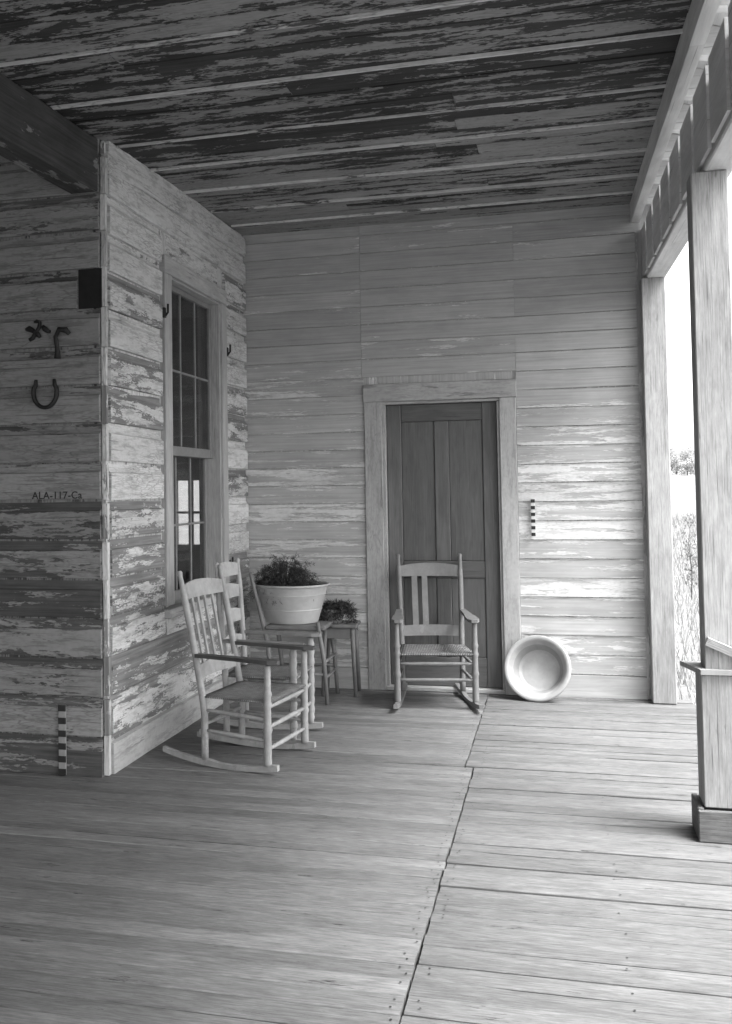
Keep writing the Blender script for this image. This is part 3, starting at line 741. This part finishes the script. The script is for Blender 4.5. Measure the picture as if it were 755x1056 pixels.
# tub
TB = empty('wash_tub', (.445, -.40, .5245), 0, 'big pale metal tub planted with a dark fern', 'tub')
def tubf(b): lathe(b, [(.150, 0), (.165, .002), (.1655, .004), (.1875, .086), (.188, .088), (.1915, .091), (.1915, .094), (.1895, .097), (.190, .099), (.214, .192), (.2145, .193), (.2165, .195), (.2155, .197), (.2160, .199), (.228, .247), (.2285, .248), (.240, .253), (.243, .262), (.238, .268), (.231, .264), (.226, .245), (.165, .02), (.0, .02)], 48)
part('bucket', tubf, 'tub', TB).scale = (1.10, 1.06, 1.0)
part('soil', lambda b: lathe(b, [(.222, .215), (.15, .235), (.0, .24)], 24), 'soil', TB)
def fern(b, rx, ry, rz, n, droop, size, seed):
    rnd = random.Random(seed)
    for i in range(n):
        a = rnd.uniform(0, 2*math.pi); e = math.acos(rnd.uniform(.0, 1)) ; rr_ = rnd.uniform(.6, 1.1)*(1.28 if rnd.random() < .12 else 1)
        end = Vector((rx*math.sin(e)*math.cos(a), ry*math.sin(e)*math.sin(a), rz*math.cos(e)*rr_ + .01))*1.0
        st = Vector((end.x*.25, end.y*.25, 0)); ctl = Vector((end.x*.6, end.y*.6, end.z*1.1+.03)); end = end + Vector((0, 0, -droop*math.sin(e)*rnd.random()))
        P_ = []
        for k in range(8):
            t = k/7; P_.append(st*(1-t)**2 + ctl*2*t*(1-t) + end*t*t)
        r = (rnd.random(), rnd.random())
        for k in range(7):           # fine leaflets off each frond
            d = (P_[k+1]-P_[k]); sd_ = d.cross(Vector((rnd.uniform(-1, 1), rnd.uniform(-1, 1), rnd.uniform(-1, 1)))).normalized()
            w_ = .0012
            f = b.faces.new([b.verts.new(P_[k]-sd_*w_), b.verts.new(P_[k]+sd_*w_), b.verts.new(P_[k+1]+sd_*w_), b.verts.new(P_[k+1]-sd_*w_)]); setuv(b, f, [(0, 0)]*4, r)
            for q in range(7):
                c = lerp(P_[k], P_[k+1], rnd.random()); dr = (sd_*rnd.choice((-1, 1)) + d.normalized()*.6 + Vector((rnd.uniform(-.5, .5), rnd.uniform(-.5, .5), rnd.uniform(-.5, .5)))).normalized()
                ln = size*rnd.uniform(.5, 1.3)*(.5+.7*k/7); n_ = dr.cross(Vector((rnd.uniform(-1, 1), rnd.uniform(-1, 1), 1))).normalized()*size*.06
                f = b.faces.new([b.verts.new(c), b.verts.new(c+dr*ln*.5+n_), b.verts.new(c+dr*ln), b.verts.new(c+dr*ln*.5-n_)]); setuv(b, f, [(0, 0)]*4, r)
FO = part('fern', lambda b: fern(b, .26, .23, .20, 330, .12, .026, 4), 'leaf', TB); FO.location = (-.035, 0, .235)
# little stool with a smaller potted plant
ST = empty('plant_stool', (.745, -.20, 0), R(4), 'small wooden stool between the tub and the door', 'stool')
part('top', lambda b: box(b, (-.13, -.13, .475), (.13, .13, .50), 0, .005), 'brown', ST)
for sx in (-1, 1):
    for sy in (-1, 1): part('leg', lambda b: tube(b, [(sx*.115, sy*.11, 0), (sx*.095, sy*.095, .474)], [.013, .017], 8), 'brown', ST)
for sy in (-.0965, .0965): part('apron', lambda b: box(b, (-.09, sy-.008, .40), (.09, sy+.008, .473), 0, .003), 'brown', ST)
PT = empty('flower_pot', (.70, -.22, .501), 0, 'small pot with a drooping dark plant beside the tub', 'pot')
part('pot', lambda b: lathe(b, [(.055, 0), (.062, .002), (.078, .075), (.084, .078), (.086, .095), (.080, .098), (.07, .08), (.0, .08)], 28), 'pot', PT)
fo = part('leaves', lambda b: fern(b, .15, .12, .045, 120, .14, .04, 9), 'leaf', PT); fo.location = (.02, 0, .085)

# enamel basin leaning on the wall
BS = empty('enamel_basin', (2.105, -.29, 0), 0, 'round white enamel basin leaning on the wall beside the door', 'basin')
b = newbm()
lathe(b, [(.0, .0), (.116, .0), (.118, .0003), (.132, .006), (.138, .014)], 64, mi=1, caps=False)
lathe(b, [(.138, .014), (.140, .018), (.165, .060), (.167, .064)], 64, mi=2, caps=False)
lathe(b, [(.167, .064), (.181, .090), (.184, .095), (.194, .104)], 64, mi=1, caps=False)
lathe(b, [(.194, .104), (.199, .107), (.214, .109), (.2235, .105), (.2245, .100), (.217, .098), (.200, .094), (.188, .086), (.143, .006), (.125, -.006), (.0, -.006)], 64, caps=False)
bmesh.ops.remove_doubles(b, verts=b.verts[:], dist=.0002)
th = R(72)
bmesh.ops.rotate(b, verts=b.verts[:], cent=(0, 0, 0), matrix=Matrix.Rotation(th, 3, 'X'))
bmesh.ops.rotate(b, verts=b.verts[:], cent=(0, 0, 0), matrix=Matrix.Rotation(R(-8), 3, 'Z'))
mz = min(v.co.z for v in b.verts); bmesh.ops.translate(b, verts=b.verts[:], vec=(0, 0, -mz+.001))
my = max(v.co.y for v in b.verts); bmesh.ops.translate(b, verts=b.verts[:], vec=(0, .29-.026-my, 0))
link('bowl', b, ['enamel', 'enamel_in', 'enamel_shade'], BS)

# ------------------------------------------------------------------ small things on the walls
YW = -L_-.0245
b = newbm()
pts, rad = [], []
for i in range(25):
    a = R(-128+256*i/24); pts.append((.062*math.sin(a)*(1 if abs(a) < 1.9 else .93), 0, -.075*math.cos(a)*(1.0 if abs(a) < 1.5 else 1.0)+.01)); rad.append(.0175 - .003*abs(i-12)/12)
pts = [(-.048, 0, .075)] + [(x*1.0, y, z) for x, y, z in pts if z < .05] + [(.048, 0, .075)]; rad = [.011]+[.0165]*(len(pts)-2)+[.011]
tube(b, pts, rad, 8, True, .6)
hs = link('horseshoe', b, 'iron', label='rusty horseshoe nailed points-up on the shaded wall', cat='horseshoe', loc=(-.312, YW-.010, 1.955)); hs.scale = (1.08, 1, 1.05)
b = newbm()
tube(b, [(-.072, 0, .015), (-.055, -.008, .018), (-.03, 0, .004), (.0, -.012, -.016), (.012, -.012, -.03)], [.010, .016, .012, .014, .008], 8)
tube(b, [(-.055, -.004, -.042), (-.035, 0, -.03), (-.015, -.01, -.006), (.004, -.006, .022), (.003, 0, .05), (-.012, -.004, .056), (-.026, 0, .052)], [.010, .012, .011, .011, .010, .010, .006], 8)
tube(b, [(.022, 0, .026), (.038, -.01, .012), (.052, -.004, .0), (.066, 0, -.004)], [.010, .015, .012, .008], 8)
link('harness_hook', b, 'iron', label='twisted star-shaped iron hook on the shaded wall', cat='hook', loc=(-.345, YW-.010, 2.285))
b = newbm()
tube(b, [(-.035, 0, -.10), (-.03, -.01, -.05), (-.035, -.02, .01), (-.01, -.03, .045), (.03, -.03, .04), (.045, -.02, .02)], [.018, .012, .012, .013, .017, .011], 8)
link('coat_hook', b, 'iron', label='curved iron coat hook right of the star-shaped hook', cat='hook', loc=(-.205, YW-.012, 2.24))

def scale_stick(loc, h, wd, n, label, first_black, wm='white'):
    S = empty('scale_stick', loc, 0, label, 'scale stick', 'black and white scale sticks')
    b = newbm(); box(b, (-wd/2, 0, 0), (wd/2, .012, h), 0, .002); link('stick', b, wm, S)
    for k in range(n):
        if (k % 2 == 0) == first_black:
            b = newbm(); z0 = h*k/n; box(b, (-wd/2-.001, -.0025, z0), (wd/2+.001, .004, z0+h/n), 0, .001); link('black_band', b, 'black', S)
    return S
scale_stick((-.222, -L_-.043, .003), .355, .040, 11, 'banded scale stick standing at the foot of the shaded wall', True, 'white2')
scale_stick((2.085, -.036, 1.10), .255, .026, 11, 'banded scale stick fixed to the pale wall right of the door', True)

# ------------------------------------------------------------------ outside
rnd = random.Random(3)
b = newbm()
for i in range(26000):
    d = rnd.random()**1.6; yy = -5 + 40*d; xx = rnd.uniform(3.25, 5.5 + 10*d)
    g = gz(xx, yy); h = rnd.uniform(.10, .34)*(1+.8*d); a = rnd.uniform(0, 6.28); w_ = .004+.010*d; ln = Vector((rnd.uniform(-.4, .4), rnd.uniform(-.4, .4), 1))*h
    c = Vector((xx, yy, g-.02)); s_ = Vector((math.cos(a), math.sin(a), 0))*w_
    f = b.faces.new([b.verts.new(c-s_), b.verts.new(c+s_), b.verts.new(c+ln)]); setuv(b, f, [(0, 0)]*3, (.5, .5))
link('grass', b, 'grass', kind='stuff')
def tree(x, y, h, wd, seed, name, label, cat, group, n=900):
    T = empty(name, (x, y, gz(x, y)-.1), 0, label, cat, group); q = random.Random(seed)
    b = newbm(); tube(b, [(0, 0, 0), (.02*h, 0, h*.4), (0, .02*h, h*.8)], [.035*h, .025*h, .008*h], 7)
    for k in range(5):
        a = q.uniform(0, 6.28); z0 = h*q.uniform(.15, .5); tube(b, [(.01*h, 0, z0), (math.cos(a)*wd*.35, math.sin(a)*wd*.35, z0+h*.2)], [.015*h, .005*h], 5)
    link('trunk', b, 'bark', T)
    b = newbm(); cl = [(Vector((q.uniform(-.4, .4)*wd, q.uniform(-.4, .4)*wd, h*q.uniform(.12, .85))), h*q.uniform(.12, .24)) for _ in range(16)]
    for i in range(n):
        c, r_ = q.choice(cl); d = Vector((q.gauss(0, 1), q.gauss(0, 1), q.gauss(0, 1))).normalized()*r_*q.random()**.4; p = c+d; s1 = Vector((q.gauss(0, 1), q.gauss(0, 1), q.gauss(0, 1))).normalized()*h*.03; s2 = s1.orthogonal()*.6
        f = b.faces.new([b.verts.new(p-s1), b.verts.new(p+s2), b.verts.new(p+s1), b.verts.new(p-s2)]); setuv(b, f, [(0, 0)]*4, (.5, .5))
    link('crown', b, 'tree', T)
def sight(px, d):      # where a far thing stands: pixel column of the photograph and distance
    v = fw + rr*((px-377.5+93.8)/F); v.z = 0; v.normalize(); return 2.24+v.x*d, -7.4+v.y*d
for (px, d, h, wd, lab) in ((686, 120, 2.6, 3.4, 'low far bush beside the end post on the field edge'), (697, 128, 3.0, 3.2, 'far rounded bush midway in the gap between the posts'), (708, 122, 2.4, 3.0, 'far low bush next to the near post'), (672, 126, 3.2, 3.6, 'far bush behind the end post'), (722, 130, 3.4, 3.8, 'far bush behind the near post'), (741, 118, 2.9, 4.2, 'wide far bush behind the near post shaft'), (764, 125, 3.8, 4.5, 'tall far bush right of the near post'), (790, 121, 3.0, 4.2, 'broad far bush at the right end of the field')):
    x, y = sight(px, d); tree(x, y, h, wd, int(px), 'field_bush', lab, 'bush', 'bushes along the far field edge')
# dry weed stalks near the porch
x, y = sight(709, 19.5); WD = empty('weed', (x, y, gz(x, y)), 0, 'tall dry weed stalk in the field, seen beside the near post', 'weed')
b = newbm(); q = random.Random(8)
tube(b, [(0, 0, 0), (.02, .01, .5), (-.02, .02, 1.0), (.03, 0, 1.45)], [.012, .010, .007, .003], 6)
for k in range(16):
    z0 = q.uniform(.3, 1.4); a = q.uniform(0, 6.28); l = q.uniform(.08, .22); tube(b, [(0, .01, z0), (math.cos(a)*l, math.sin(a)*l, z0+l*.9)], [.005, .002], 5)
link('stalk', b, 'bark', WD)
b = newbm()
for k in range(170):
    z0 = q.uniform(.25, 1.5); p = Vector((q.gauss(0, .09), q.gauss(0, .09), z0)); s1 = Vector((q.gauss(0, 1), q.gauss(0, 1), q.gauss(0, 1))).normalized()*.035; s2 = s1.orthogonal()*.4
    f = b.faces.new([b.verts.new(p-s1), b.verts.new(p+s2), b.verts.new(p+s1), b.verts.new(p-s2)]); setuv(b, f, [(0, 0)]*4, (.5, .5))
link('leaves', b, 'bark', WD)
